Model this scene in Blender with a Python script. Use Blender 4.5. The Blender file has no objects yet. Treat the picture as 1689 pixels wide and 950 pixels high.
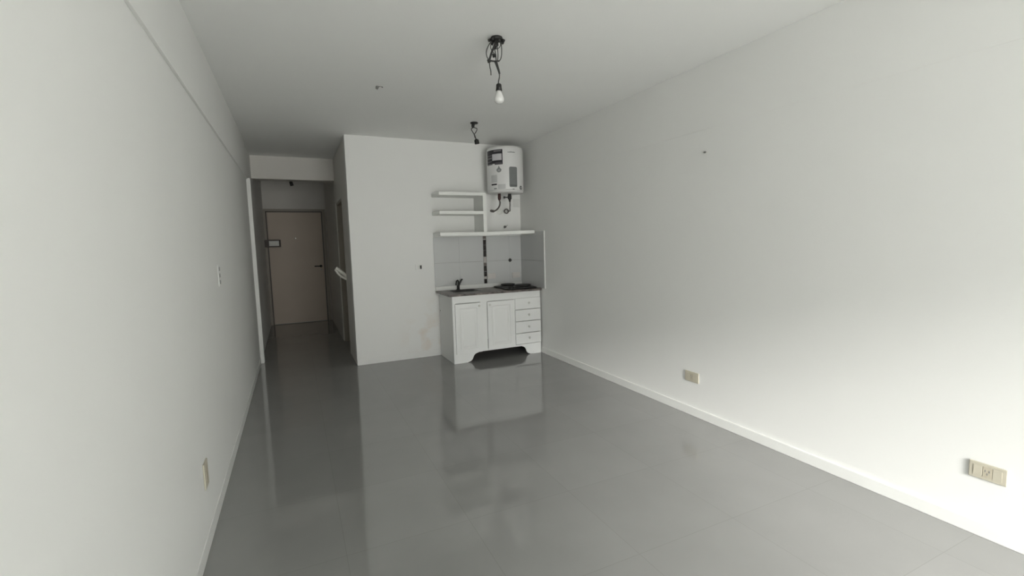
import bpy, bmesh, math, random
from mathutils import Vector, Matrix
random.seed(7)
SC = bpy.context.scene
COL = SC.collection

# ------------------------------------------------------------------ camera
F_PX, YAW, PITCH, ROLL = 765.83, 0.4364, -0.0984, -0.0261
CAM = Vector((0, 0, 1.4))
_f = Vector((math.sin(YAW)*math.cos(PITCH), math.cos(YAW)*math.cos(PITCH), math.sin(PITCH)))
_r0 = Vector((math.cos(YAW), -math.sin(YAW), 0)); _u0 = _r0.cross(_f)
CR = _r0*math.cos(ROLL) + _u0*math.sin(ROLL)
CU = -_r0*math.sin(ROLL) + _u0*math.cos(ROLL)
CF = _f
cd = bpy.data.cameras.new('camera'); cam = bpy.data.objects.new('camera', cd); COL.objects.link(cam)
cd.sensor_width = 36; cd.sensor_fit = 'HORIZONTAL'; cd.lens = F_PX/1689*36; cd.clip_start = .02; cd.clip_end = 200
m3 = Matrix((CR, CU, -CF)).transposed()
cam.matrix_world = Matrix.Translation(CAM) @ m3.to_4x4()
SC.camera = cam

def at(px, py, **k):
    """world point seen at a photo pixel on the plane x=, y= or z= value"""
    ax, v = list(k.items())[0]; i = 'xyz'.index(ax)
    d = CR*((px-844.5)/F_PX) - CU*((py-475)/F_PX) + CF
    return CAM + d*((v-CAM[i])/d[i])

# ------------------------------------------------------------------ light
SC.view_settings.view_transform = 'Standard'
SC.view_settings.look = 'None'
SC.view_settings.gamma = 1
SC.view_settings.exposure = 0.09
SC.view_settings.use_curve_mapping = False
SKY, SUN, SUN_ANGLE = 14.8, 15.0, 21
SUN_DIR = Vector((0.235, 1.0, -0.43))
w = bpy.data.worlds.new('overcast_sky'); SC.world = w; w.use_nodes = True
nt = w.node_tree; nt.nodes.clear()
tc = nt.nodes.new('ShaderNodeTexCoord'); sx = nt.nodes.new('ShaderNodeSeparateXYZ')
rp = nt.nodes.new('ShaderNodeValToRGB'); bg = nt.nodes.new('ShaderNodeBackground'); wo = nt.nodes.new('ShaderNodeOutputWorld')
mr = nt.nodes.new('ShaderNodeMapRange'); mr.inputs[1].default_value = -1; mr.inputs[2].default_value = 1
nt.links.new(tc.outputs['Generated'], sx.inputs[0]); nt.links.new(sx.outputs[2], mr.inputs[0])
nt.links.new(mr.outputs[0], rp.inputs[0]); nt.links.new(rp.outputs[0], bg.inputs[0]); nt.links.new(bg.outputs[0], wo.inputs[0])
e = rp.color_ramp.elements
e[0].position = 0.0; e[0].color = (.75, .75, .72, 1)
e[1].position = 1.0; e[1].color = (1.0, 1.03, 1.04, 1)
n = e.new(.47); n.color = (.70, .70, .67, 1)
n = e.new(.56); n.color = (.52, .52, .50, 1)
n = e.new(.64); n.color = (.92, .94, .93, 1)
bg.inputs[1].default_value = SKY
sd = bpy.data.lights.new('hazy_sun', 'SUN'); sd.energy = SUN; sd.angle = math.radians(SUN_ANGLE); sd.color = (1, .985, .95)
so = bpy.data.objects.new('hazy_sun', sd); COL.objects.link(so); so.location = (-3, -4, 4)
so.rotation_euler = SUN_DIR.to_track_quat('-Z', 'Y').to_euler()
# window portal (guides sampling of the sky through the opening)
WIN = (0.20, 2.20, 0.06, 2.15)   # x0 x1 z0 z1 of the opening
YW = -2.90                       # inner face of the window wall
pd = bpy.data.lights.new('window_portal', 'AREA'); pd.shape = 'RECTANGLE'
pd.size = WIN[1]-WIN[0]; pd.size_y = WIN[3]-WIN[2]; pd.cycles.is_portal = True
po = bpy.data.objects.new('window_portal', pd); COL.objects.link(po)
po.location = ((WIN[0]+WIN[1])/2, YW-.16, (WIN[2]+WIN[3])/2)
po.rotation_euler = (math.radians(90), 0, 0)
po.rotation_euler = Vector((0, 1, 0)).to_track_quat('-Z', 'Z').to_euler()

# ------------------------------------------------------------------ materials
MATS = {}
def mat(name, col, rough=.5, metal=0, spec=.5, noise=0, nscale=8, bump=0, bscale=60, coat=0):
    if name in MATS: return MATS[name]
    m = bpy.data.materials.new(name); m.use_nodes = True; MATS[name] = m
    t = m.node_tree; b = t.nodes['Principled BSDF']
    b.inputs['Base Color'].default_value = (*col, 1); b.inputs['Roughness'].default_value = rough
    b.inputs['Metallic'].default_value = metal; b.inputs['Specular IOR Level'].default_value = spec
    b.inputs['Coat Weight'].default_value = coat
    co = t.nodes.new('ShaderNodeTexCoord')
    if noise:
        nz = t.nodes.new('ShaderNodeTexNoise'); nz.inputs['Scale'].default_value = nscale; nz.inputs['Detail'].default_value = 5
        mp = t.nodes.new('ShaderNodeMapRange'); mp.inputs[3].default_value = 1-noise; mp.inputs[4].default_value = 1+noise
        mx = t.nodes.new('ShaderNodeVectorMath'); mx.operation = 'SCALE'; mx.inputs[0].default_value = col
        t.links.new(co.outputs['Object'], nz.inputs['Vector']); t.links.new(nz.outputs['Fac'], mp.inputs[0])
        t.links.new(mp.outputs[0], mx.inputs['Scale']); t.links.new(mx.outputs[0], b.inputs['Base Color'])
    if bump:
        nz = t.nodes.new('ShaderNodeTexNoise'); nz.inputs['Scale'].default_value = bscale; nz.inputs['Detail'].default_value = 4
        bp = t.nodes.new('ShaderNodeBump'); bp.inputs['Strength'].default_value = bump; bp.inputs['Distance'].default_value = .002
        t.links.new(co.outputs['Object'], nz.inputs['Vector']); t.links.new(nz.outputs['Fac'], bp.inputs['Height'])
        t.links.new(bp.outputs[0], b.inputs['Normal'])
    return m

WALLC = (.85, .853, .832)
M_WALL = mat('wall_paint', WALLC, .6, spec=.25, noise=.012, nscale=2.5, bump=.12, bscale=90)
M_CORSHADE = mat('shaded_corridor_paint', (.73, .71, .67), .6, spec=.25, noise=.02, nscale=2.5, bump=.12, bscale=90)  # warm grey copy of the wall paint, corridor dimness put into the colour
M_CEIL = mat('ceiling_paint', (.90, .905, .885), .75, spec=.15, noise=.015, nscale=2, bump=.12, bscale=70)
M_TRIM = mat('white_gloss_paint', (.83, .835, .81), .35, spec=.4, noise=.01, nscale=6)
M_CAB = mat('white_cabinet_enamel', (.84, .85, .835), .4, spec=.4, noise=.012, nscale=7)
M_SHELF = mat('white_shelf_paint', (.86, .87, .84), .45, spec=.35, noise=.01, nscale=9)
M_TILE = mat('pale_grey_tile', (.575, .585, .58), .25, spec=.5, noise=.02, nscale=3)
M_GROUT = mat('tile_grout', (.40, .40, .39), .8, noise=.05, nscale=30)
M_MOS_D = mat('dark_mosaic', (.018, .013, .012), .25, noise=.5, nscale=60)
M_MOS_B = mat('brown_mosaic', (.16, .135, .12), .3, noise=.4, nscale=60)
M_MOS_L = mat('light_mosaic', (.45, .42, .40), .3, noise=.25, nscale=50)
M_BLACK = mat('black_plastic', (.012, .012, .011), .4, noise=.2, nscale=40)
M_IRON = mat('black_iron', (.015, .015, .014), .5, noise=.3, nscale=40)
M_DSTEEL = mat('dark_steel', (.10, .10, .10), .3, metal=.8, noise=.2, nscale=20)
M_STEEL = mat('brushed_steel', (.55, .55, .53), .3, metal=1, noise=.1, nscale=30)
M_BRAID = mat('braided_steel_hose', (.16, .145, .135), .45, metal=.5, noise=.5, nscale=150)
M_COPPER = mat('dark_red_fitting', (.055, .018, .016), .45, noise=.3, nscale=60)
M_WIRE = mat('dark_grey_wire', (.05, .05, .047), .5, noise=.3, nscale=60)
M_TAPE = mat('black_tape', (.018, .018, .017), .5, noise=.3, nscale=60)
M_BULB = mat('opal_bulb', (.74, .74, .72), .25, noise=.01, nscale=9)
M_BEIGE = mat('yellowed_plastic', (.56, .525, .425), .4, noise=.04, nscale=25)
M_BEIGE2 = mat('yellowed_plastic_module', (.52, .475, .37), .4, noise=.06, nscale=40)
M_WPLAST = mat('white_plastic', (.76, .765, .73), .4, noise=.02, nscale=20)
M_OFFW = mat('aged_white_plastic', (.84, .825, .76), .4, noise=.03, nscale=20)
M_TOUT = mat('dull_grey_plastic', (.62, .595, .57), .45, noise=.03, nscale=20)
M_UNDERSHADE = mat('shade_dark_board', (.05, .04, .033), .8, noise=.2, nscale=12)  # board colour darkened to stand in for shade under the cabinet
M_GREYSW = mat('grey_rocker', (.28, .28, .27), .45, noise=.1, nscale=40)
M_HEAT = mat('heater_white_enamel', (.80, .80, .79), .3, spec=.5, noise=.01, nscale=5)
M_HCAP = mat('heater_cap_white', (.76, .755, .745), .4, noise=.01, nscale=5)
M_LABEL = mat('dark_label', (.028, .025, .032), .4, noise=.35, nscale=70)
M_LABELW = mat('label_white', (.62, .61, .63), .5, noise=.03, nscale=30)
M_LABELG = mat('label_grey', (.20, .195, .20), .5, noise=.2, nscale=80)
M_PANEL = mat('grey_panel', (.205, .215, .215), .35, noise=.08, nscale=25)
M_PANELD = mat('grey_panel_print', (.12, .12, .125), .4, noise=.15, nscale=60)
M_EMBLEM = mat('grey_emblem', (.24, .25, .25), .4, noise=.1, nscale=60)
M_FAINT = mat('faint_print', (.60, .605, .60), .4, noise=.05, nscale=60)
M_DOOR = mat('beige_door_paint', (.62, .535, .45), .5, spec=.3, noise=.06, nscale=2.2)
M_FRAME = mat('dark_door_frame', (.13, .11, .095), .5, noise=.15, nscale=12)
M_JAMB = mat('brown_jamb_paint', (.36, .33, .28), .5, noise=.06, nscale=6)
M_BROWN = mat('dark_wood_box', (.07, .052, .042), .5, noise=.3, nscale=20)
M_NAIL = mat('nail_grey', (.16, .16, .15), .5, noise=.2, nscale=60)
M_ALU = mat('window_aluminium', (.7, .7, .68), .4, metal=.3, noise=.03, nscale=10)

def granite():
    m = bpy.data.materials.new('brown_granite'); m.use_nodes = True; t = m.node_tree; b = t.nodes['Principled BSDF']
    co = t.nodes.new('ShaderNodeTexCoord'); nz = t.nodes.new('ShaderNodeTexNoise'); nz.inputs['Scale'].default_value = 11; nz.inputs['Detail'].default_value = 8
    nz.inputs['Roughness'].default_value = .75
    r = t.nodes.new('ShaderNodeValToRGB'); e = r.color_ramp.elements
    e[0].position = .36; e[0].color = (.03, .028, .026, 1); e[1].position = .66; e[1].color = (.30, .26, .235, 1)
    k = e.new(.5); k.color = (.13, .112, .102, 1)
    t.links.new(co.outputs['Object'], nz.inputs['Vector']); t.links.new(nz.outputs['Fac'], r.inputs[0]); t.links.new(r.outputs[0], b.inputs['Base Color'])
    b.inputs['Roughness'].default_value = .3
    return m
M_GRANITE = granite()

def floor_mat():
    m = bpy.data.materials.new('grey_porcelain_tiles'); m.use_nodes = True; t = m.node_tree; b = t.nodes['Principled BSDF']
    L = t.links; N = t.nodes.new
    co = N('ShaderNodeTexCoord'); mp = N('ShaderNodeMapping'); mp.inputs['Location'].default_value = (-.72+.59*5, -.94+.595*5, 0)
    L.new(co.outputs['Object'], mp.inputs[0])
    br = N('ShaderNodeTexBrick'); br.offset = 0; br.squash = 1
    br.inputs['Scale'].default_value = 1; br.inputs['Mortar Size'].default_value = .0016; br.inputs['Mortar Smooth'].default_value = .1
    br.inputs['Brick Width'].default_value = .59; br.inputs['Row Height'].default_value = .595; br.inputs['Bias'].default_value = 0
    br.inputs['Color1'].default_value = (.248, .248, .240, 1); br.inputs['Color2'].default_value = (.256, .256, .248, 1); br.inputs['Mortar'].default_value = (.222, .222, .212, 1)
    L.new(mp.outputs[0], br.inputs[0])
    nz = N('ShaderNodeTexNoise'); nz.inputs['Scale'].default_value = 3.2; nz.inputs['Detail'].default_value = 7
    L.new(co.outputs['Object'], nz.inputs['Vector'])
    mr = N('ShaderNodeMapRange'); mr.inputs[3].default_value = .93; mr.inputs[4].default_value = 1.07
    L.new(nz.outputs['Fac'], mr.inputs[0])
    mx = N('ShaderNodeVectorMath'); mx.operation = 'SCALE'
    L.new(br.outputs['Color'], mx.inputs[0]); L.new(mr.outputs[0], mx.inputs['Scale']); L.new(mx.outputs[0], b.inputs['Base Color'])
    n2 = N('ShaderNodeTexNoise'); n2.inputs['Scale'].default_value = 1.3; n2.inputs['Detail'].default_value = 4
    L.new(co.outputs['Object'], n2.inputs['Vector'])
    m2 = N('ShaderNodeMapRange'); m2.inputs[3].default_value = .055; m2.inputs[4].default_value = .095
    L.new(n2.outputs['Fac'], m2.inputs[0]); L.new(m2.outputs[0], b.inputs['Roughness'])
    b.inputs['Specular IOR Level'].default_value = .6; b.inputs['IOR'].default_value = 1.75
    return m
M_FLOOR = floor_mat()

def stained_wall():
    """kitchen wall paint with faint beige damp stains low down beside the cabinet"""
    m = bpy.data.materials.new('wall_paint_with_stains'); m.use_nodes = True; t = m.node_tree; b = t.nodes['Principled BSDF']
    L = t.links; N = t.nodes.new
    co = N('ShaderNodeTexCoord'); ds = N('ShaderNodeVectorMath'); ds.operation = 'DISTANCE'
    mp = N('ShaderNodeMapping'); mp.inputs['Scale'].default_value = (1.0, 0, .8)
    L.new(co.outputs['Object'], mp.inputs[0]); L.new(mp.outputs[0], ds.inputs[0]); ds.inputs[1].default_value = (1.48, 0, .22)
    m1 = N('ShaderNodeMapRange'); m1.inputs[1].default_value = .08; m1.inputs[2].default_value = .42; m1.inputs[3].default_value = 1; m1.inputs[4].default_value = 0
    L.new(ds.outputs['Value'], m1.inputs[0])
    nz = N('ShaderNodeTexNoise'); nz.inputs['Scale'].default_value = 7; nz.inputs['Detail'].default_value = 6
    L.new(co.outputs['Object'], nz.inputs['Vector'])
    m2 = N('ShaderNodeMapRange'); m2.inputs[1].default_value = .45; m2.inputs[2].default_value = .68
    L.new(nz.outputs['Fac'], m2.inputs[0])
    mu = N('ShaderNodeMath'); mu.operation = 'MULTIPLY'; L.new(m1.outputs[0], mu.inputs[0]); L.new(m2.outputs[0], mu.inputs[1])
    mx = N('ShaderNodeMix'); mx.data_type = 'RGBA'; L.new(mu.outputs[0], mx.inputs[0])
    mx.inputs[6].default_value = (*WALLC, 1); mx.inputs[7].default_value = (.80, .75, .69, 1)
    L.new(mx.outputs[2], b.inputs['Base Color']); b.inputs['Roughness'].default_value = .6; b.inputs['Specular IOR Level'].default_value = .25
    return m
M_WALLK = stained_wall()

# ------------------------------------------------------------------ mesh helpers
def box(bm, x0, x1, y0, y1, z0, z1, mi=0, bev=0):
    r = bmesh.ops.create_cube(bm, size=1)
    vs = r['verts']
    for v in vs:
        v.co = Vector(((x0+x1)/2+v.co.x*(x1-x0), (y0+y1)/2+v.co.y*(y1-y0), (z0+z1)/2+v.co.z*(z1-z0)))
    fs = set(f for v in vs for f in v.link_faces)
    for f in fs: f.material_index = mi
    if bev:
        es = list(set(e for v in vs for e in v.link_edges))
        bmesh.ops.bevel(bm, geom=es, offset=bev, segments=2, affect='EDGES', profile=.6)
    return vs

def prism(bm, pts, axis, a, b, mi=0):
    """extrude a 2-D polygon along an axis; pts are the two other coordinates in xyz order"""
    def mk(p, t):
        p = list(p); p.insert('xyz'.index(axis), t); return bm.verts.new(p)
    A = [mk(p, a) for p in pts]; B = [mk(p, b) for p in pts]; n = len(pts)
    fs = [bm.faces.new(A), bm.faces.new(B[::-1])]
    for i in range(n): fs.append(bm.faces.new((A[i], B[i], B[(i+1) % n], A[(i+1) % n])))
    for f in fs: f.material_index = mi
    bmesh.ops.recalc_face_normals(bm, faces=fs)

def lathe(bm, prof, c, axis=(0, 0, 1), seg=32, mi=0):
    """prof: (radius, height along axis)"""
    q = Vector((0, 0, 1)).rotation_difference(Vector(axis).normalized()); c = Vector(c)
    rings = []
    for r, h in prof:
        if r < 1e-6: rings.append([bm.verts.new(c + q @ Vector((0, 0, h)))])
        else: rings.append([bm.verts.new(c + q @ Vector((r*math.cos(2*math.pi*i/seg), r*math.sin(2*math.pi*i/seg), h))) for i in range(seg)])
    fs = []
    for A, B in zip(rings, rings[1:]):
        for i in range(seg):
            j = (i+1) % seg
            if len(A) == 1 and len(B) == 1: continue
            if len(A) == 1: fs.append(bm.faces.new((A[0], B[j], B[i])))
            elif len(B) == 1: fs.append(bm.faces.new((A[i], A[j], B[0])))
            else: fs.append(bm.faces.new((A[i], A[j], B[j], B[i])))
    for R in (rings[0], rings[-1]):
        if len(R) > 1: fs.append(bm.faces.new(R))
    for f in fs: f.material_index = mi; f.smooth = True
    bmesh.ops.recalc_face_normals(bm, faces=fs)

def spline(pts, sub=6):
    P = [Vector(p) for p in pts]
    if len(P) < 3: return P
    P = [P[0]*2-P[1]] + P + [P[-1]*2-P[-2]]
    out = []
    for i in range(1, len(P)-2):
        for k in range(sub):
            t = k/sub; a, b, c, d = P[i-1:i+3]
            out.append(.5*((2*b)+(c-a)*t+(2*a-5*b+4*c-d)*t*t+(3*b-a-3*c+d)*t**3))
    out.append(P[-2]); return out

def tube(bm, pts, r, seg=8, sub=6, mi=0):
    P = spline(pts, sub); n = len(P)
    rr = r if callable(r) else (lambda t: r)
    up = Vector((.3, .2, .93)); rings = []
    for i, p in enumerate(P):
        d = (P[min(i+1, n-1)]-P[max(i-1, 0)]).normalized()
        s = d.cross(up)
        if s.length < 1e-3: s = d.cross(Vector((1, 0, 0)))
        s.normalize(); u = s.cross(d); up = u
        rings.append([bm.verts.new(p + (s*math.cos(2*math.pi*k/seg)+u*math.sin(2*math.pi*k/seg))*rr(i/(n-1))) for k in range(seg)])
    fs = [bm.faces.new(rings[0]), bm.faces.new(rings[-1])]
    for A, B in zip(rings, rings[1:]):
        for k in range(seg): fs.append(bm.faces.new((A[k], A[(k+1) % seg], B[(k+1) % seg], B[k])))
    for f in fs: f.smooth = True; f.material_index = mi
    bmesh.ops.recalc_face_normals(bm, faces=fs)

def obj(name, bm, m, parent=None, smooth=None):
    me = bpy.data.meshes.new(name)
    base = None
    if parent is not None:
        root = parent
        base = Vector(root.get('_b', (0, 0, 0)))
        bmesh.ops.translate(bm, verts=bm.verts, vec=-base)
    bm.to_mesh(me); bm.free()
    for x in (m if isinstance(m, (list, tuple)) else [m]): me.materials.append(x)
    o = bpy.data.objects.new(name, me); COL.objects.link(o)
    if parent is not None:
        o.parent = parent; o['_b'] = list(base)
    return o

def thing(name, label, cat, loc, group=None):
    o = bpy.data.objects.new(name, None); COL.objects.link(o); o.empty_display_size = .05
    o.location = loc; o['_b'] = list(loc); o['label'] = label; o['category'] = cat
    if group: o['group'] = group
    return o

def tag(o, label, cat, group=None, kind=None):
    o['label'] = label; o['category'] = cat
    if group: o['group'] = group
    if kind: o['kind'] = kind
    return o

def struct(name, bm, m, label, cat):
    o = obj(name, bm, m); return tag(o, label, cat, kind='structure')

def B(*a, **k):
    bm = bmesh.new(); box(bm, *a, **k); return bm

# ------------------------------------------------------------------ the setting
XL, XR, ZC = -0.451, 2.78, 2.652
XP, YP, YB, YE = 0.596, 5.636, 7.245, 9.52
T = .15
struct('floor', B(XL-T, XR+T, YW-T, YE+T, -.1, 0), M_FLOOR, 'glossy grey porcelain tile floor', 'floor')
struct('ceiling', B(XL-T, XR+T, YW-T, YE+T, ZC, ZC+.12), M_CEIL, 'plain white painted ceiling', 'ceiling')
# left wall: one long wall with a very slightly proud beam band along the top
bm = bmesh.new(); box(bm, XL-T, XL, YW, YE, 0, ZC)
struct('wall_left', bm, M_WALL, 'long white left wall running into the corridor', 'wall')
bm = B(XL, XL+.014, YW, 6.36, 2.222, ZC, bev=.002)
struct('trim_1', bm, M_WALL, 'slightly proud white band along the top of the left wall', 'beam')
bm = bmesh.new(); box(bm, XR, XR+T, YW, YE, 0, ZC)
struct('wall_right', bm, M_WALL, 'long white right wall of the room', 'wall')
bm = B(XR-.003, XR, YW, YP, 2.183, ZC, bev=.001)
struct('trim_2', bm, M_WALL, 'barely proud white band along the top of the right wall', 'beam')
# kitchen wall
struct('wall_back', B(XP, XR, YP, YP+.12, 0, ZC), M_WALLK, 'white wall behind the kitchen counter', 'wall')
# corridor right wall with a doorway
bm = bmesh.new()
D0, D1, DH = 6.37, 7.26, 2.02
box(bm, XP, XP+.13, YP+.12, D0, 0, ZC); box(bm, XP, XP+.13, D1, YE, 0, ZC); box(bm, XP, XP+.13, D0, D1, DH, ZC)
struct('wall_corridor', bm, M_CORSHADE, 'white corridor wall with a doorway, right of the corridor', 'wall')
struct('wall_end', B(XL-T, XR+T, YE, YE+T, 0, ZC), M_CORSHADE, 'wall at the dark end of the corridor around the entrance door', 'wall')
# header beam across the corridor
struct('trim_3', B(XL, XP, YB, YB+.2, 2.345, ZC), M_CORSHADE, 'white header beam across the corridor', 'beam')
# slim post at the left wall
struct('trim_4', B(XL, XL+.042, 6.36, 6.44, 0, 2.235, bev=.003), M_TRIM, 'slim white corner post on the left wall at the corridor mouth', 'trim')
# baseboards
struct('baseboard_right', B(XR-.014, XR, YW, 5.09, 0, .068, bev=.003), M_TRIM, 'low white baseboard along the right wall', 'baseboard')
struct('baseboard_left', B(XL, XL+.005, YW, 6.36, 0, .07, bev=.001), M_TRIM, 'low white baseboard along the left wall', 'baseboard')
struct('baseboard_back', B(XP, 1.60, YP-.006, YP, 0, .075, bev=.002), M_WALL, 'low white baseboard under the kitchen wall', 'baseboard')
# window wall behind the camera
bm = bmesh.new(); x0, x1, z0, z1 = WIN
box(bm, XL-T, x0, YW-T, YW, 0, ZC); box(bm, x1, XR+T, YW-T, YW, 0, ZC)
box(bm, x0, x1, YW-T, YW, z1, ZC); box(bm, x0, x1, YW-T, YW, 0, z0)
struct('wall_front', bm, M_WALL, 'white wall around the balcony window', 'wall')
bm = bmesh.new(); xm = (x0+x1)/2
for a, b in ((x0, x0+.045), (xm-.03, xm+.03), (x1-.045, x1)): box(bm, a, b, YW-.11, YW-.06, z0, z1)
for a, b in ((z0, z0+.05), (z1-.05, z1)): box(bm, x0+.045, x1-.045, YW-.11, YW-.06, a, b)
struct('window_1', bm, M_ALU, 'tall balcony window with a slim metal frame', 'window')

# unseen balcony shell added outside the window to cut oblique light and bounce some
BD = 1.5
struct('wall_blocker_right', B(XR, XR+.12, YW-T-BD, YW-T, -.1, ZC+.12), M_WALL, 'unseen white wall added outside, right of the window, to block oblique light', 'wall')
struct('wall_blocker_left', B(XL-.12, XL, YW-T-BD, YW-T, -.1, ZC+.12), M_WALL, 'unseen white wall added outside, left of the window, to block oblique light', 'wall')
struct('ceiling_blocker', B(XL, XR, YW-T-BD, YW-T, ZC, ZC+.12), M_CEIL, 'unseen slab added above, outside the window, to cut sky light', 'ceiling')
struct('floor_bouncer', B(XL, XR, YW-T-BD, YW-T, -.1, 0), M_CEIL, 'unseen pale floor added outside the window, bouncing light inward', 'floor')

# ------------------------------------------------------------------ entrance door
dl = thing('door_1', 'beige entrance door at the dark end of the corridor', 'door', (0.05, YE, 0)); dl['kind'] = 'structure'
dx0, dx1, dz = -.395, .505, 2.045
bm = bmesh.new(); box(bm, dx0, dx1, YE-.038, YE-.012, .012, dz, bev=.002)
obj('door_leaf', bm, M_DOOR, dl)
bm = bmesh.new()
box(bm, dx0-.075, dx0-.022, YE-.05, YE-.001, 0, dz+.022); box(bm, dx1+.022, dx1+.075, YE-.05, YE-.001, 0, dz+.022); box(bm, dx0-.075, dx1+.075, YE-.05, YE-.001, dz+.022, dz+.06)
obj('door_frame', bm, M_JAMB, dl)
bm = bmesh.new()
box(bm, dx0-.022, dx0-.004, YE-.026, YE-.001, 0, dz+.02); box(bm, dx1+.004, dx1+.022, YE-.026, YE-.001, 0, dz+.02); box(bm, dx0-.022, dx1+.022, YE-.026, YE-.001, dz+.003, dz+.022)
obj('door_rebate', bm, M_FRAME, dl)
bm = bmesh.new()
hx, hz = .452, 1.045
lathe(bm, [(.0, 0), (.022, 0), (.024, .004), (.022, .01), (.0, .011)], (hx, YE-.038, hz), (0, -1, 0), 20)
tube(bm, [(hx, YE-.045, hz), (hx, YE-.085, hz), (hx-.02, YE-.095, hz), (hx-.115, YE-.09, hz+.002)], .010, 10)
obj('door_handle', bm, M_IRON, dl)
bm = bmesh.new(); lathe(bm, [(0, 0), (.016, 0), (.016, .008), (0, .009)], (hx, YE-.038, hz-.065), (0, -1, 0), 18)
obj('lock_cylinder', bm, M_STEEL, dl)
bm = bmesh.new(); lathe(bm, [(0, 0), (.014, 0), (.016, .004), (.009, .007), (0, .006)], (at(487, 391, y=YE-.038).x, YE-.038, 1.575), (0, -1, 0), 18)
obj('peephole', bm, M_STEEL, dl)
# inner door in the corridor doorway (closed, set back in its jamb)
d2 = thing('door_2', 'closed brown inner door in the corridor doorway', 'door', (XP+.1, (D0+D1)/2, 0)); d2['kind'] = 'structure'
bm = bmesh.new(); box(bm, XP+.085, XP+.12, D0+.035, D1-.035, .01, DH-.035, bev=.002); obj('door_leaf', bm, M_DOOR, d2)
bm = bmesh.new(); box(bm, XP+.01, XP+.125, D0+.001, D0+.032, 0, DH-.001); box(bm, XP+.01, XP+.125, D1-.032, D1-.001, 0, DH-.001); box(bm, XP+.01, XP+.125, D0+.032, D1-.032, DH-.032, DH-.001)
obj('door_frame', bm, M_JAMB, d2)

# fuse box beside the entrance door
fb = thing('fuse_box', 'dark brown wall box with a white panel beside the entrance door', 'box', (XL, 9.3, 1.43))
bm = bmesh.new(); a = at(433.5, 396, y=9.3); b = at(463.5, 407.5, y=9.3)
box(bm, XL+.001, b.x, 9.3, 9.40, b.z, a.z, bev=.004); obj('case', bm, M_BROWN, fb)
a = at(443.5, 397.5, y=9.29); b = at(460.5, 405.5, y=9.29)
bm = bmesh.new(); box(bm, a.x, b.x, 9.286, 9.300, b.z, a.z, bev=.003); obj('white_panel', bm, M_WPLAST, fb)
bm = bmesh.new(); wpx = (b.x-a.x)
for i in range(4): box(bm, a.x+wpx*(.2+.16*i), a.x+wpx*(.2+.16*i)+.016, 9.278, 9.286, (a.z+b.z)/2-.014, (a.z+b.z)/2+.014, bev=.001)
obj('breaker_switches', bm, M_OFFW, fb)

# white handset at the edge of the corridor doorway
hs = thing('wall_handset', 'white looped plastic handset sticking out beside the corridor doorway', 'handset', at(576, 462, y=6.33))
P = lambda px, py, y=6.33: at(px, py, y=y)
bm = bmesh.new()
tube(bm, [P(553.5, 442.5), P(560.5, 446.5), P(568, 452.5), P(575, 459.5)], lambda t: .026-.007*t, 12, 8)
obj('grip', bm, M_OFFW, hs)
bm = bmesh.new()
tube(bm, [P(552.5, 444), P(557.5, 451), P(565, 457), P(574, 461.5)], lambda t: .013+.003*t, 10, 8)
obj('lower_bar', bm, M_OFFW, hs)
bm = bmesh.new(); e0 = P(573.5, 460); tube(bm, [e0, Vector((XP-.002, 6.33, e0.z-.005))], .016, 12)
obj('mount', bm, M_OFFW, hs)

# ------------------------------------------------------------------ kitchen cabinet
CX0, CX1, CY, CZ = 1.613, 2.762, 5.094, .795
kc = thing('kitchen_cabinet', 'white painted kitchen base cabinet with scalloped feet under the stone worktop', 'cabinet', ((CX0+CX1)/2, (CY+YP)/2, 0))
bm = bmesh.new()
box(bm, CX0, CX0+.018, CY+.02, YP-.008, 0, CZ-.001)
box(bm, CX1-.018, CX1, CY+.02, YP-.008, 0, CZ-.001)
box(bm, CX0+.018, CX1-.018, YP-.024, YP-.012, .118, CZ-.001)
obj('carcass', bm, M_CAB, kc)
bm = B(CX0+.018, CX1-.018, CY+.023, YP-.012, .114, .136); box(bm, CX0+.018, CX1-.018, YP-.024, YP-.012, .001, .114); obj('bottom_board', bm, M_UNDERSHADE, kc)['label'] = 'bottom board and back strip in a colour darkened for shade'  # low back strip added to keep the gap underneath dark
# face frame with scalloped apron, cut as one outline with the openings framed by bars
bm = bmesh.new()
box(bm, CX0, CX1, CY+.004, CY+.02, .708, CZ-.001)
box(bm, CX0, 1.65, CY+.004, CY+.02, .1355, .708); box(bm, 1.955, 2.04, CY+.004, CY+.02, .1355, .708)
box(bm, 2.388, 2.412, CY+.004, CY+.02, .1355, .708); box(bm, CX1-.012, CX1, CY+.004, CY+.02, .1355, .708)
obj('face_frame', bm, M_CAB, kc)
bm = bmesh.new()
def scurve(x0, z0, x1, z1, n=10):
    out = []
    for i in range(n+1):
        t = i/n
        # ogee: convex then concave, with a small step at each end
        s = t*t*(3-2*t)
        out.append((x0+(x1-x0)*(t+.10*math.sin(2*math.pi*t)), z0+(z1-z0)*(s*.75+.25*t)))
    return out
pts = [(CX0, 0), (1.785, 0)] + scurve(1.785, .004, 1.915, .104) + [(1.925, .112), (2.495, .112)] + scurve(2.505, .104, 2.605, .004) + [(2.605, 0), (CX1, 0), (CX1, .135), (CX0, .135)]
prism(bm, pts, 'y', CY+.004, CY+.022)
obj('apron', bm, M_CAB, kc)
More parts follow.
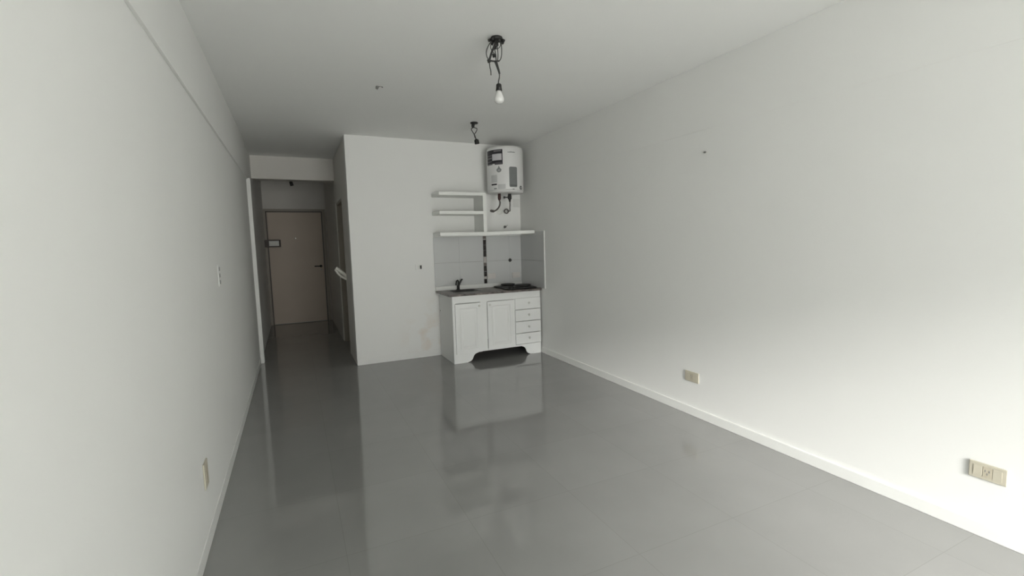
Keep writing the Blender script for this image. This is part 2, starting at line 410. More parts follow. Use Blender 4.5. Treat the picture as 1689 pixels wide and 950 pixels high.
def panel_door(x0, x1, z0, z1, kx, kz):
    bm = bmesh.new(); box(bm, x0, x1, CY-.014, CY+.003, z0, z1, bev=.003)
    bm.faces.ensure_lookup_table()
    f = min((f for f in bm.faces if f.normal.y < -.9), key=lambda f: -f.calc_area())
    def inset(th, dy):
        bmesh.ops.inset_region(bm, faces=[f], thickness=th, use_even_offset=True)
        bmesh.ops.translate(bm, verts=list(f.verts), vec=(0, dy, 0))
    inset(.050, 0); inset(.008, .006); inset(.014, 0); inset(.016, -.005)
    d = obj('door', bm, M_CAB, kc)
    bm = bmesh.new(); lathe(bm, [(0, 0), (.006, 0), (.006, .010), (.013, .014), (.013, .022), (.007, .026), (0, .026)], (kx, CY-.014, kz), (0, -1, 0), 18)
    obj('knob', bm, M_WPLAST, d)
panel_door(1.642, 1.962, .112, .702, 1.935, .665)
panel_door(2.042, 2.392, .118, .704, 2.068, .665)
for z0, z1 in ((.574, .712), (.428, .568), (.280, .422), (.142, .274)):
    bm = bmesh.new(); box(bm, 2.408, CX1-.004, CY-.012, CY+.003, z0, z1, bev=.003)
    d = obj('drawer', bm, M_CAB, kc)
    bm = bmesh.new(); zc = (z0+z1)/2+.005
    lathe(bm, [(0, 0), (.006, 0), (.006, .010), (.013, .014), (.014, .021), (.007, .026), (0, .026)], (2.590, CY-.012, zc), (0, -1, 0), 18)
    obj('knob', bm, M_WPLAST, d)
bm = bmesh.new(); c = at(726.5, 512, x=CX0); lathe(bm, [(0, 0), (.008, 0), (.006, .003), (0, .003)], (CX0, min(c.y, YP-.03), c.z), (-1, 0, 0), 14)
obj('screw_cap', bm, M_GREYSW, kc)['label'] = 'small grey screw cap on the cabinet side'

# worktop with a cut-out for the sink
WX0, WX1, WY0, WY1, WZ0, WZ1 = 1.571, 2.768, 5.064, YP-.006, CZ, .818
SX0, SX1, SY0, SY1 = 1.70, 2.05, 5.30, 5.545
wt = thing('worktop', 'dark brown stone kitchen worktop on the white cabinet', 'worktop', ((WX0+WX1)/2, (WY0+WY1)/2, WZ0))
bm = bmesh.new()
xs = [WX0, SX0, SX1, WX1]; ys = [WY0, SY0, SY1, WY1]
vt = {}
for iz, z in enumerate((WZ0, WZ1)):
    for i, x in enumerate(xs):
        for j, y in enumerate(ys): vt[i, j, iz] = bm.verts.new((x, y, z))
for iz in (0, 1):
    for i in range(3):
        for j in range(3):
            if (i, j) == (1, 1): continue
            q = [vt[i, j, iz], vt[i+1, j, iz], vt[i+1, j+1, iz], vt[i, j+1, iz]]
            bm.faces.new(q if iz else q[::-1])
def wallq(a, b): bm.faces.new((vt[(*a, 0)], vt[(*b, 0)], vt[(*b, 1)], vt[(*a, 1)]))
for i in range(3): wallq((i, 0), (i+1, 0)); wallq((i+1, 3), (i, 3)); wallq((3, i), (3, i+1)); wallq((0, i+1), (0, i))
wallq((2, 1), (1, 1)); wallq((1, 2), (2, 2)); wallq((1, 1), (1, 2)); wallq((2, 2), (2, 1))
bmesh.ops.recalc_face_normals(bm, faces=list(bm.faces))
obj('slab', bm, M_GRANITE, wt)
bm = bmesh.new(); box(bm, WX0+.002, WX1, YP-.024, YP-.006, WZ1+.0005, .868, bev=.002)
obj('upstand', bm, M_SHELF, wt)['label'] = 'white upstand strip along the wall'

# sink
sk = thing('kitchen_sink', 'small dark sink basin set into the left of the worktop', 'sink', ((SX0+SX1)/2, (SY0+SY1)/2, .70))
def rrect(x0, x1, y0, y1, r, n=5):
    out = []
    for cx, cy, a0 in ((x1-r, y1-r, 0), (x0+r, y1-r, 90), (x0+r, y0+r, 180), (x1-r, y0+r, 270)):
        for k in range(n+1):
            a = math.radians(a0+90*k/n); out.append((cx+r*math.cos(a), cy+r*math.sin(a)))
    return out
bm = bmesh.new()
loops = [(rrect(SX0-.012, SX1+.012, SY0-.012, SY1+.012, .05), WZ1+.0005), (rrect(SX0-.010, SX1+.010, SY0-.010, SY1+.010, .05), WZ1+.004), (rrect(SX0+.012, SX1-.012, SY0+.012, SY1-.012, .045), WZ1+.002),
         (rrect(SX0+.025, SX1-.025, SY0+.025, SY1-.025, .05), WZ1-.11), (rrect(SX0+.05, SX1-.05, SY0+.05, SY1-.05, .04), WZ1-.125)]
R = [[bm.verts.new((x, y, z)) for x, y in L] for L, z in loops]
for A, C in zip(R, R[1:]):
    for i in range(len(A)): f = bm.faces.new((A[i], A[(i+1) % len(A)], C[(i+1) % len(A)], C[i])); f.smooth = True
bm.faces.new(R[-1]); bmesh.ops.recalc_face_normals(bm, faces=list(bm.faces))
obj('basin', bm, M_DSTEEL, sk)
bm = bmesh.new(); lathe(bm, [(0, 0), (.03, 0), (.03, .003), (.02, .001), (0, .001)], ((SX0+SX1)/2, (SY0+SY1)/2, WZ1-.1245), seg=20)
obj('drain', bm, M_STEEL, sk)

# faucet
fx, fy = at(757.5, 477, z=WZ1).x-.004, 5.585
fx = 1.885*fy/5.684 + .004
fa = thing('faucet', 'small black kitchen faucet behind the sink', 'faucet', (fx, fy, WZ1))
bm = bmesh.new(); lathe(bm, [(0, .0005), (.024, .0005), (.024, .006), (.017, .010), (.017, .05), (.014, .056), (0, .058)], (fx, fy, WZ1), seg=20)
obj('base', bm, M_BLACK, fa)
bm = bmesh.new(); tube(bm, [(fx, fy-.006, WZ1+.05), (fx+.002, fy-.010, WZ1+.095), (fx-.010, fy-.018, WZ1+.122), (fx-.030, fy-.030, WZ1+.112), (fx-.040, fy-.036, WZ1+.078), (fx-.040, fy-.038, WZ1+.060)], .0085, 10)
obj('spout', bm, M_BLACK, fa)
bm = bmesh.new(); tube(bm, [(fx+.002, fy, WZ1+.04), (fx+.02, fy-.002, WZ1+.08), (fx+.046, fy-.006, WZ1+.125), (fx+.058, fy-.008, WZ1+.13)], lambda t: .012-.003*t, 10)
obj('lever', bm, M_BLACK, fa)

# hob on the right of the worktop
hb = thing('hob', 'black two burner hob on the right of the worktop', 'hob', (2.55, 5.37, WZ1))
bm = bmesh.new()
hx0, hx1, hy0, hy1 = 2.33, 2.752, 5.13, 5.585
H = [(rrect(hx0+.012, hx1-.012, hy0+.012, hy1-.012, .03), WZ1+.0005), (rrect(hx0, hx1, hy0, hy1, .03), WZ1+.006), (rrect(hx0, hx1, hy0, hy1, .03), WZ1+.013), (rrect(hx0+.01, hx1-.01, hy0+.01, hy1-.01, .03), WZ1+.018)]
R = [[bm.verts.new((x, y, z)) for x, y in L] for L, z in H]
for A, C in zip(R, R[1:]):
    for i in range(len(A)): bm.faces.new((A[i], A[(i+1) % len(A)], C[(i+1) % len(A)], C[i]))
bm.faces.new(R[-1]); bm.faces.new(R[0][::-1]); bmesh.ops.recalc_face_normals(bm, faces=list(bm.faces))
obj('tray', bm, M_IRON, hb)
for bx, by, br in ((2.60, 5.25, .102), (2.49, 5.46, .092)):
    bm = bmesh.new(); lathe(bm, [(br*.6, .0185), (br*.62, .030), (br, .032), (br, .044), (br*.9, .049), (br*.25, .046), (0, .046)], (bx, by, WZ1), seg=36)
    bn = obj('burner', bm, M_IRON, hb)
    bm = bmesh.new(); lathe(bm, [(br+.004, .0186), (br+.024, .0186), (br+.022, .0225), (br+.004, .0285)], (bx, by, WZ1), seg=36)
    obj('trim_ring', bm, M_DSTEEL, bn)
for kx in (2.38, 2.43):
    bm = bmesh.new(); lathe(bm, [(0, .0185), (.015, .0185), (.013, .036), (0, .037)], (kx, 5.165, WZ1), seg=16)
    obj('dial', bm, M_BLACK, hb)

# tiled backsplash
bs = thing('tiled_backsplash', 'pale grey glazed tile backsplash wrapping the corner above the worktop', 'backsplash', (2.2, YP, .87))
bm = bmesh.new()
zs = [.8705, 1.162, 1.4865]
def tiles_back(x0, x1):
    for z0, z1 in zip(zs, zs[1:]): box(bm, x0+.0005, x1-.0005, YP-.008, YP-.0022, z0+.0022, z1-.0022, bev=.0006)
for x0, x1 in ((1.571, 1.90), (1.90, 2.225), (2.272, 2.60), (2.60, 2.772)): tiles_back(x0, x1)
for y0, y1 in ((4.992, 5.30), (5.30, YP-.009)):
    for z0, z1 in ((.8195, 1.160), (1.160, 1.487 if y1 > 5.3 and y0 > 5.2 else 1.487)):
        box(bm, XR-.008, XR-.0022, y0+.0005, y1-.0005, z0+.0022, z1-.0022, bev=.0006)
box(bm, XR-.008, XR-.0022, 4.993, 5.205, 1.488, 1.526, bev=.0006)
obj('tile_field', bm, M_TILE, bs)
bm = bmesh.new(); box(bm, 1.571, 2.778, YP-.0021, YP-.0005, .8705, 1.4865); box(bm, XR-.0021, XR-.0005, 4.992, YP-.003, .8195, 1.4865)
obj('grout_bed', bm, M_GROUT, bs)
bm = bmesh.new()
segs = [(388, 394.3, 1), (395.6, 404, 0), (404.3, 413, 0), (413.4, 423.2, 0), (423.6, 433.2, 2), (433.6, 438.4, 1), (438.8, 447.5, 0), (447.9, 455.8, 0), (456.2, 460, 2), (460.4, 468, 0)]
for a, b, mi in segs:
    za = at(799, a, y=YP-.01).z; zb = at(800, b, y=YP-.01).z
    box(bm, 2.229, 2.268, YP-.0095, YP-.0022, max(zb, .871), min(za, 1.4855), mi, bev=.0008)
obj('mosaic_strip', bm, [M_MOS_D, M_MOS_B, M_MOS_L], bs)['label'] = 'vertical strip of dark and pale mosaic'
bm = B(XR-.012, XR-.0005, 4.978, 4.991, .8195, 1.53, bev=.002); obj('edge_trim', bm, M_TRIM, bs)

# outlets on the backsplash and the black pipe cap
def tile_outlet(px, py, label):
    c = at(px, py, y=YP-.01)
    t = thing('wall_outlet', label, 'outlet', (c.x, YP-.0085, c.z), 'outlets on the backsplash')
    bm = bmesh.new(); box(bm, c.x-.057, c.x+.057, YP-.019, YP-.0083, c.z-.036, c.z+.036, bev=.003); obj('plate', bm, M_TOUT, t)
    for dx in (-.022, .022):
        bm = bmesh.new(); box(bm, c.x+dx-.017, c.x+dx+.017, YP-.0215, YP-.0191, c.z-.017, c.z+.017, bev=.001); obj('socket_insert', bm, M_TOUT, t)
tile_outlet(810.5, 455, 'pale outlet plate on the tiles just right of the dark mosaic strip')
tile_outlet(851, 453.5, 'pale outlet plate on the tiles in the corner behind the hob')
c = at(841, 429, y=YP-.01)
bm = bmesh.new(); lathe(bm, [(0, -.001), (.021, -.001), (.023, .006), (.020, .016), (.010, .02), (0, .018)], (c.x, YP-.0095, c.z), (0, -1, 0), 24)
tag(obj('wall_plug', bm, M_BLACK), 'black round wall plug on the tiles above the hob', 'plug')

# ------------------------------------------------------------------ wall shelf
SF = 5.315
sh = thing('wall_shelf', 'white stepped wall shelf with three boards above the worktop', 'shelf', (2.1, YP, 1.49))
bm = bmesh.new()
prism(bm, [(1.571, YP-.001), (1.571, SF), (2.15, SF-.012), (2.7705, SF-.095), (2.7705, YP-.001)], 'z', 1.492, 1.532)
for v in bm.verts:
    if v.co.x > 2.2: v.co.z += .012
    if v.co.x < 1.6: v.co.z += .002
obj('shelf_board', bm, M_SHELF, sh)['label'] = 'long lower board reaching the right wall'
for z0, z1 in ((1.969, 2.008), (1.748, 1.786)):
    bm = B(1.571, 2.1195, SF, YP-.001, z0, z1, bev=.002); obj('shelf_board', bm, M_SHELF, sh)
bm = B(2.12, 2.163, SF, YP-.001, 1.5335, 2.008, bev=.002); obj('divider', bm, M_SHELF, sh)

# ------------------------------------------------------------------ water heater
HX, HY, HR, HZ0, HZ1 = 2.46, 5.39, .2265, 2.006, 2.545
wh = thing('water_heater', 'white cylindrical water heater hung in the corner above the shelf', 'water heater', (HX, HY, HZ0))
bm = bmesh.new(); lathe(bm, [(HR-.012, HZ0+.026), (HR-.001, HZ0+.028), (HR, HZ0+.04), (HR, HZ1-.02), (HR-.004, HZ1-.012), (HR-.004, HZ1-.008)], (HX, HY, 0), seg=72)
obj('body', bm, M_HEAT, wh)
bm = bmesh.new(); lathe(bm, [(0, HZ0-.004), (HR-.06, HZ0-.004), (HR-.018, HZ0), (HR-.004, HZ0+.012), (HR-.003, HZ0+.0258)], (HX, HY, 0), seg=72)
obj('bottom_cap', bm, M_HCAP, wh)
bm = bmesh.new(); lathe(bm, [(HR-.003, HZ1-.0078), (HR-.008, HZ1+.004), (HR-.03, HZ1+.016), (HR-.1, HZ1+.03), (0, HZ1+.036)], (HX, HY, 0), seg=72)
obj('top_cap', bm, M_HCAP, wh)
bm = bmesh.new(); box(bm, HX-.11, HX+.11, HY+HR-.03, YP-.0005, 2.30, 2.36); obj('wall_bracket', bm, M_STEEL, wh)
def patch(bm, th0, th1, z0, z1, lift=.0012, shape=None, mi=0, nu=10):
    """curved sticker on the cylinder; shape(u) -> (zlo, zhi) along its width"""
    lo, hi = [], []
    for i in range(nu+1):
        u = i/nu; th = math.radians(th0+(th1-th0)*u)
        a, b = shape(u) if shape else (z0, z1)
        for L, z in ((lo, a), (hi, b)):
            L.append([bm.verts.new((HX+math.sin(th)*r, HY-math.cos(th)*r, z)) for r in (HR-.001, HR+lift)])
    fs = []
    for i in range(nu):
        fs.append(bm.faces.new((lo[i][1], lo[i+1][1], hi[i+1][1], hi[i][1])))
        fs.append(bm.faces.new((hi[i][1], hi[i+1][1], hi[i+1][0], hi[i][0])))
        fs.append(bm.faces.new((lo[i+1][1], lo[i][1], lo[i][0], lo[i+1][0])))
    fs.append(bm.faces.new((lo[0][1], hi[0][1], hi[0][0], lo[0][0]))); fs.append(bm.faces.new((lo[-1][0], hi[-1][0], hi[-1][1], lo[-1][1])))
    for f in fs: f.material_index = mi; f.smooth = False
    bmesh.ops.recalc_face_normals(bm, faces=fs)
bm = bmesh.new()
patch(bm, -94, -31, 2.348, 2.512, nu=24)
patch(bm, -57, -31, 2.335, 2.350)
patch(bm, -92, -66, 2.338, 2.345, .0012, nu=8)
patch(bm, -66, -34, 2.386, 2.462, .0022, mi=1, nu=16)
patch(bm, -60, -35, 2.488, 2.503, .0022, mi=2)
patch(bm, -94, -68, 2.41, 2.425, .002, mi=2); patch(bm, -94, -68, 2.445, 2.452, .002, mi=2); patch(bm, -92, -68, 2.375, 2.382, .002, mi=2)
patch(bm, -55, -33, 2.353, 2.357, .002, mi=2); patch(bm, -55, -33, 2.344, 2.347, .002, mi=2)
obj('energy_label', bm, [M_LABEL, M_LABELW, M_LABELG], wh)['label'] = 'dark sticker with a white field'
bm = bmesh.new()
def rr(z0, z1, c=.14, h=.018):
    def s(u):
        k = 0
        if u < c: k = h*(1-math.sqrt(max(0, 1-((c-u)/c)**2)))
        if u > 1-c: k = h*(1-math.sqrt(max(0, 1-((u-1+c)/c)**2)))
        return z0+k, z1-k
    return s
patch(bm, -12, 14.2, 0, 0, .004, rr(2.064, 2.305), nu=28)
patch(bm, -10, 12, 2.078, 2.090, .0045, mi=1)
obj('control_panel', bm, [M_PANEL, M_PANELD], wh)['label'] = 'grey rounded vertical panel'
bm = bmesh.new()
def drop(u):
    x = (u-.5)*2; w_ = math.sqrt(max(0, 1-x*x)); top = 2.268 + max(.052*(1-abs(x)*1.25), .022*w_) + .002
    return 2.272-.030*w_, max(top, 2.272-.030*w_+.0005)
patch(bm, -51.5, -35.5, 0, 0, .0012, drop, nu=18)
def disc(zc, r):
    return lambda u: (zc-r*math.sqrt(max(1e-4, 1-((u-.5)*2)**2)), zc+r*math.sqrt(max(1e-4, 1-((u-.5)*2)**2)))
patch(bm, -46.5, -40.5, 0, 0, .002, disc(2.266, .012), mi=1, nu=12)
obj('drop_emblem', bm, [M_EMBLEM, mat('mid_grey_print', (.42, .43, .43), .4, noise=.05)], wh)['label'] = 'grey water drop emblem'
bm = bmesh.new(); patch(bm, -72.3, -51.5, 2.093, 2.111); obj('rating_plate', bm, M_LABEL, wh)['label'] = 'small dark plate'
bm = bmesh.new(); patch(bm, -73, -50, 2.125, 2.215, .0009, nu=12); obj('instruction_sticker', bm, M_FAINT, wh)
bm = bmesh.new(); patch(bm, -48, -24, 2.045, 2.10, .0009); obj('instruction_sticker', bm, M_FAINT, wh)
bm = bmesh.new(); patch(bm, -62, -52, 2.045, 2.058, .001); obj('small_mark', bm, M_EMBLEM, wh)
bm = bmesh.new(); patch(bm, -2, 4, 2.035, 2.045, .001); obj('small_mark', bm, M_EMBLEM, wh)
bm = bmesh.new(); hts = [.010, .008, .012, .010, .016, .011, .010, .013, .009, .011]
for i, h in enumerate(hts): patch(bm, -15+i*2.4, -15+i*2.4+1.7, 2.471, 2.471+h, .0009, nu=2)
obj('lettering', bm, M_EMBLEM, wh)
bm = bmesh.new(); th = math.radians(31); cc = Vector((HX+math.sin(th)*HR, HY-math.cos(th)*HR, 2.062))
lathe(bm, [(.012, -.003), (.023, -.003), (.024, .004), (.019, .006), (.012, .004)], cc, (math.sin(th), -math.cos(th), 0), 24)
obj('indicator_ring', bm, M_PANELD, wh)
bm = bmesh.new(); lathe(bm, [(0, -.003), (.012, -.003), (.011, .007), (0, .008)], cc, (math.sin(th), -math.cos(th), 0), 20)
obj('indicator_lens', bm, M_FAINT, wh)
# pipes under the heater
YH = 5.36
def hp(px, py, y=YH): return at(px, py, y=y)
def fitting(px, ys, rs, m):
    c = hp(px, 320); bm = bmesh.new(); pr = []
    for py, r in zip(ys, rs): pr.append((r, hp(px, py).z-c.z))
    lathe(bm, [(0, pr[0][1])]+pr+[(0, pr[-1][1])], c, seg=18); return bm
f1 = obj('outlet_fitting', fitting(823.5, (317.3, 324, 325, 329, 330.5), (.019, .019, .021, .018, .009), M_COPPER), M_COPPER, wh)
f2 = obj('inlet_fitting', fitting(840.5, (317.3, 322, 323, 328, 329, 333), (.021, .021, .025, .025, .017, .009), M_COPPER), [M_IRON], wh)
bm = bmesh.new(); a = hp(840.5, 325.5); b_ = hp(831, 325.5); tube(bm, [a, b_], .008, 10); lathe(bm, [(0, 0), (.014, 0), (.014, .016), (0, .016)], b_, (1, 0, 0), 14)
obj('safety_valve', bm, M_DSTEEL, wh)
bm = bmesh.new(); tube(bm, [hp(824, 330), hp(824.8, 335), hp(823.5, 340.5), hp(820, 345.2, 5.42), hp(815.5, 348, 5.5)+Vector((0, 0, .0)), hp(812, 348.2, 5.58), Vector((hp(811, 348, 5.62).x, YP-.003, hp(811, 347.5, 5.62).z))], lambda t: .010 if t < .72 else .017, 10, 8)
obj('hose', bm, M_BRAID, wh)
bm = bmesh.new(); tube(bm, [hp(841, 333), hp(841.2, 338), hp(841, 343, 5.42), hp(841.2, 347.5, 5.5), Vector((hp(840, 348, 5.62).x, YP-.003, hp(840, 348, 5.62).z))], .0075, 10, 8)
obj('hose', bm, M_BRAID, wh)
bm = bmesh.new(); c = hp(835, 348.5, 5.60); tube(bm, [c+Vector((math.cos(a)*.027, -.008, math.sin(a)*.027)) for a in [i*math.pi/8 for i in range(17)]], .0075, 8, 3)
obj('flange_ring', bm, M_BRAID, wh)
bm = bmesh.new(); lathe(bm, [(0, -.001), (.024, -.001), (.024, .006), (.02, .009), (0, .009)], (c.x, YP-.003, c.z), (0, -1, 0), 20)
obj('wall_rosette', bm, M_WPLAST, wh)
bm = bmesh.new(); c = hp(824, 348.5, 5.62); lathe(bm, [(0, -.001), (.042, -.001), (.042, .004), (.03, .009), (0, .010)], (c.x, YP-.003, c.z), (0, -1, 0), 24)
obj('wall_rosette', bm, M_WPLAST, wh)

# capped stub and small box on the wall between heater and shelf
c = at(832.5, 374.3, y=YP)
vs = thing('pipe_stub', 'small grey capped pipe stub on the wall just above the lower shelf board', 'pipe stub', (c.x, YP, c.z))
bm = bmesh.new(); lathe(bm, [(0, .0005), (.017, .0005), (.015, .012), (.008, .014), (.008, .04), (0, .04)], (c.x, YP, c.z), (0, -1, 0), 18); obj('body', bm, M_NAIL, vs)
bm = bmesh.new(); tube(bm, [(c.x+.002, YP-.03, c.z+.004), (c.x+.03, YP-.034, c.z+.022)], .004, 8); obj('tap_lever', bm, M_STEEL, vs)
c = at(852, 334, y=YP)
bm = B(c.x-.05, c.x+.045, YP-.009, YP-.0005, c.z-.06, c.z+.045, bev=.003)
tag(obj('cover_plate', bm, mat('painted_cover', (.75, .755, .73), .55, noise=.03)), 'blank painted cover plate on the wall under the water heater', 'cover plate')

# ------------------------------------------------------------------ hanging lamp sockets
Y1 = 2.731
def w1(u, v, dy=0): return at(795+u/7.3, 50+v/7.3, y=Y1+dy)
c = at(819, 62, y=Y1)
pl = thing('pendant_bulb', 'bare white bulb hanging by tangled black wires from the ceiling', 'lamp', (c.x, Y1, ZC))
bm = bmesh.new()
lathe(bm, [(0, -.0005), (.036, -.0005), (.036, -.010), (.030, -.018), (0, -.018)], (c.x, Y1, ZC), seg=24)
for a in range(7):
    an = a*2*math.pi/7+.3; r = .034+.008*math.sin(a*2.1)
    p = Vector((c.x+math.cos(an)*r, Y1+math.sin(an)*r*.8, ZC-.014)); tube(bm, [p, p+Vector((.018*math.cos(an), .012*math.sin(an), -.010-.006*(a % 3)))], .0085, 7)
obj('ceiling_box', bm, M_TAPE, pl)
bm = bmesh.new()
tube(bm, [w1(118, 125), w1(70, 200, -.02), w1(52, 275, -.03), w1(75, 345, -.02), w1(140, 368, 0), w1(205, 368, .02), w1(232, 320, .03), w1(236, 220, .02), w1(226, 125, 0)], .0030, 7, 8)
tube(bm, [w1(180, 110, .01), w1(150, 190, .02), w1(165, 290, .03), w1(172, 380)], .0035, 7)
tube(bm, [w1(130, 120, .02), w1(105, 180, .04), w1(115, 240, .03), w1(160, 300, .01), w1(170, 380)], .0025, 7)
tube(bm, [w1(160, 120), w1(185, 210, -.02), w1(192, 300, -.02), w1(188, 365)], .003, 7)
tube(bm, [w1(215, 125, -.02), w1(222, 185, -.03), w1(185, 225, -.02), w1(160, 205)], .0022, 7)
tube(bm, [w1(88, 370), w1(95, 440, .005), w1(106, 490, .01), w1(109, 540, .01)], .0036, 7)
tube(bm, [w1(211, 515), w1(209, 570), w1(200, 610), w1(197, 655)], .0038, 7)
obj('wires', bm, M_WIRE, pl)
bm = bmesh.new()
tube(bm, [w1(172, 95, -.01), w1(155, 170, -.015), w1(118, 265, -.01), w1(86, 365)], .0065, 8)
tube(bm, [w1(78, 350), w1(90, 388)], .010, 8)
tube(bm, [w1(165, 375), w1(180, 420), w1(200, 480), w1(212, 525)], lambda t: .0095-.004*t, 8)
tube(bm, [w1(163, 190, .02), w1(158, 225, .022)], .008, 8); tube(bm, [w1(138, 285, .01), w1(145, 325, .01)], .009, 8)
tube(bm, [w1(105, 368), w1(150, 372, .005), w1(205, 370, .015)], .005, 8)
obj('taped_wire', bm, M_TAPE, pl)
s0, s1 = w1(204, 645), w1(204, 728); b1 = w1(203, 885)
bm = bmesh.new(); h = s0.z-s1.z; lathe(bm, [(0, 0), (.012, 0), (.0165, -.006), (.017, -h*.5), (.020, -h), (0, -h)], (s1.x, Y1, s0.z), seg=24)
obj('socket', bm, M_BLACK, pl)
hb_ = s1.z-b1.z
bm = bmesh.new(); lathe(bm, [(0, -.0003), (.0145, -.0003), (.016, -.008), (.022, -hb_*.3), (.029, -hb_*.52), (.031, -hb_*.66), (.028, -hb_*.82), (.018, -hb_*.95), (0, -hb_)], (s1.x, Y1, s1.z), seg=32)
obj('bulb', bm, M_BULB, pl)

Y2 = 4.67
def w2(px, py, dy=0): return at(px, py, y=Y2+dy)
c = w2(782, 202)
hs2 = thing('hanging_socket', 'empty black lamp socket hanging by short wires near the water heater', 'lamp socket', (c.x, Y2, ZC))
bm = bmesh.new(); lathe(bm, [(0, -.0005), (.040, -.0005), (.040, -.012), (0, -.014)], (c.x, Y2, ZC), seg=24); tube(bm, [w2(780, 203.5), w2(779.5, 208), w2(781, 211)], .013, 8)
obj('ceiling_box', bm, M_TAPE, hs2)
bm = bmesh.new()
tube(bm, [w2(780, 209), w2(777.5, 213), w2(780, 218), w2(782.5, 222)], .0045, 7); tube(bm, [w2(783, 203), w2(782, 210), w2(786.5, 212), w2(786, 216), w2(782.5, 222), w2(784, 228)], .0045, 7)
tube(bm, [w2(782, 221), w2(784, 226), w2(785.5, 231)], .006, 7)
obj('wires', bm, M_WIRE, hs2)
s = w2(785.5, 229.5); e_ = w2(787, 237.5)
bm = bmesh.new(); tube(bm, [s, s.lerp(e_, .3), e_], lambda t: .013+.011*min(1, t*2.2), 16); obj('socket', bm, M_BLACK, hs2)

Y3 = 8.0
c = at(480, 302, y=Y3)
hs3 = thing('hanging_socket', 'small black lamp socket hanging in the dark corridor beyond the header beam', 'lamp socket', (c.x, Y3, ZC))
bm = bmesh.new(); lathe(bm, [(0, -.0005), (.04, -.0005), (.035, -.012), (0, -.014)], (c.x, Y3, ZC), seg=20); obj('ceiling_box', bm, M_TAPE, hs3)
bm = bmesh.new(); tube(bm, [(c.x, Y3, ZC-.012), (c.x-.006, Y3, ZC-.12), (c.x-.002, Y3, c.z+.03)], .004, 7); obj('wires', bm, M_WIRE, hs3)
bm = bmesh.new(); tube(bm, [(c.x-.004, Y3, c.z+.035), (c.x, Y3, c.z+.01), (c.x+.012, Y3, c.z-.04)], lambda t: .013+.012*min(1, t*2), 14); obj('socket', bm, M_BLACK, hs3)

# curled wire stub in the ceiling
c = at(622, 142, z=ZC)
hk = thing('ceiling_wire_stub', 'short grey wire stub curling out of the bare ceiling left of the bulb', 'wire stub', (c.x, c.y, ZC))
yh = c.y
bm = bmesh.new()
tube(bm, [at(621, 141.5, y=yh)+Vector((0, 0, 0)), at(622.5, 143.5, y=yh), at(621, 146.5, y=yh)], lambda t: .012-.002*t, 8); obj('taped_end', bm, M_NAIL, hk)
bm = bmesh.new()
tube(bm, [Vector((c.x, yh, ZC-.0005)), at(624, 143, y=yh), at(628, 142.2, y=yh), at(631.5, 144.5, y=yh)], .0042, 7); obj('wire', bm, M_NAIL, hk)

# ------------------------------------------------------------------ outlets and switches
def right_outlet(y0, y1, z0, z1, label):
    t = thing('wall_outlet', label, 'outlet', (XR, (y0+y1)/2, z0), 'yellowed outlets on the right wall')
    bm = bmesh.new(); box(bm, XR-.008, XR-.0005, y0, y1, z0, z1, bev=.003); obj('plate', bm, M_BEIGE, t)
    n = 3; w_ = (y1-y0-.03)/n
    for i in range(n):
        a = y0+.015+i*w_
        bm = bmesh.new(); box(bm, XR-.0095, XR-.0081, a+.001, a+w_-.001, z0+.014, z1-.014, bev=.001); p = obj('module', bm, M_BEIGE2 if i == 1 else M_BEIGE, t)
        if i == 1:
            bm = bmesh.new()
            for dy, dz_ in ((-.007, .006), (.007, .006), (0, -.008)): box(bm, XR-.0101, XR-.0096, a+w_/2+dy-.0018, a+w_/2+dy+.0018, (z0+z1)/2+dz_-.005, (z0+z1)/2+dz_+.005)
            obj('slots', bm, M_GREYSW, p)
a = at(1600, 756.5, x=XR); b = at(1661.5, 803, x=XR); a2 = at(1598, 782, x=XR)
right_outlet(b.y, a.y, a2.z, a.z, 'large yellowed outlet plate low on the right wall nearest the viewer')
a = at(1131, 609.5, x=XR); b = at(1153, 633, x=XR); a2 = at(1131.5, 626, x=XR)
right_outlet(b.y, a.y, a2.z, a.z, 'small yellowed outlet plate low on the right wall farther from the viewer')
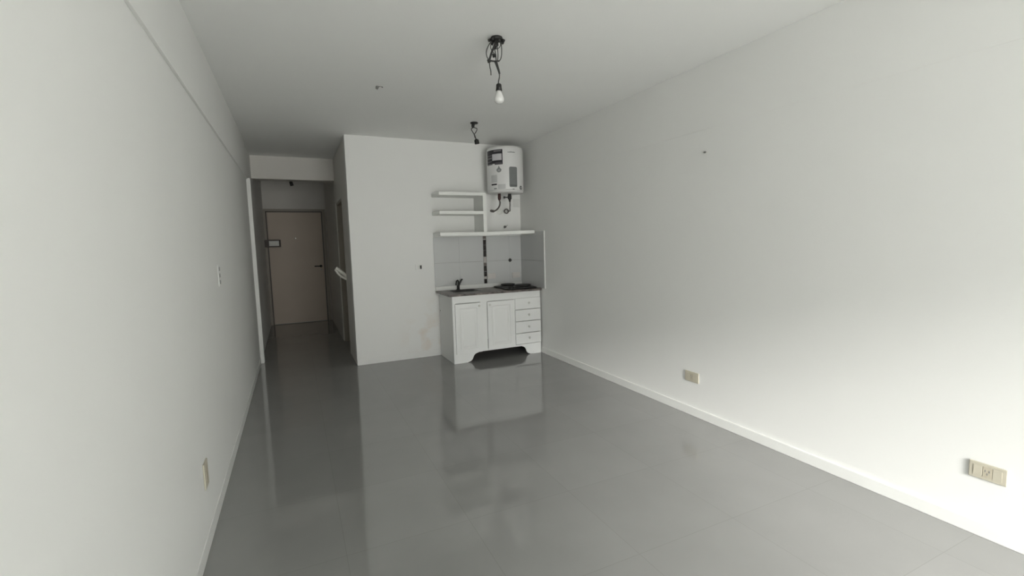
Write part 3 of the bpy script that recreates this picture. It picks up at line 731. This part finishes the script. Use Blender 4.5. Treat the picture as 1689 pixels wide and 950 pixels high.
# left wall outlet
a = at(337, 759, x=XL); b = at(336, 800, x=XL)
t = thing('wall_outlet', 'yellowed upright outlet plate low on the left wall', 'outlet', (XL, 2.56, .27))
bm = bmesh.new(); box(bm, XL+.0005, XL+.007, 2.505, 2.595, .275, .400, bev=.003); obj('plate', bm, M_BEIGE, t)
for z in (.300, .338): 
    bm = bmesh.new(); box(bm, XL+.0071, XL+.0085, 2.53, 2.57, z, z+.034, bev=.0006); obj('module', bm, M_BEIGE2, t)
# left wall switch plate
c0 = at(360, 438, x=XL); c1 = at(361.5, 471, x=XL); ym = (c0.y+c1.y)/2
t = thing('light_switch', 'white upright switch plate with three dark rockers on the left wall', 'switch', (XL, ym, 1.17))
bm = bmesh.new(); box(bm, XL+.0005, XL+.005, ym-.04, ym+.04, c1.z-.005, c0.z+.005, bev=.002); obj('plate', bm, M_WALL, t)
hh = (c0.z-c1.z)/3
for i in range(3):
    z = c1.z+hh*i
    bm = bmesh.new(); box(bm, XL+.0051, XL+.008, ym-.013, ym+.013, z+.009, z+hh-.009, bev=.001); obj('rocker', bm, M_GREYSW, t)
# kitchen wall switch
c = at(693, 440.5, y=YP)
t = thing('light_switch', 'white switch plate with one dark slot on the wall left of the tiles', 'switch', (c.x, YP, c.z))
bm = bmesh.new(); box(bm, c.x-.06, c.x+.055, YP-.010, YP-.0005, c.z-.036, c.z+.036, bev=.003); obj('plate', bm, M_WALL, t)
bm = bmesh.new(); c2 = at(693.8, 440.5, y=YP); box(bm, c2.x-.011, c2.x+.011, YP-.0125, YP-.0101, c2.z-.022, c2.z+.022, bev=.001); obj('rocker', bm, M_IRON, t)
bm = bmesh.new(); box(bm, c2.x-.038, c2.x-.015, YP-.0125, YP-.0101, c2.z-.022, c2.z+.022, bev=.001); obj('blank_module', bm, M_WPLAST, t)
# nail
c = at(1163.5, 251, x=XR)
bm = bmesh.new(); lathe(bm, [(0, .0003), (.007, .0003), (.008, .008), (.005, .014), (0, .014)], (XR-.0005, c.y, c.z), (-1, 0, 0), 14)
tag(obj('wall_plug', bm, M_NAIL), 'tiny grey wall plug high on the right wall', 'wall plug')

for o in bpy.data.objects:
    if '_b' in o: del o['_b']
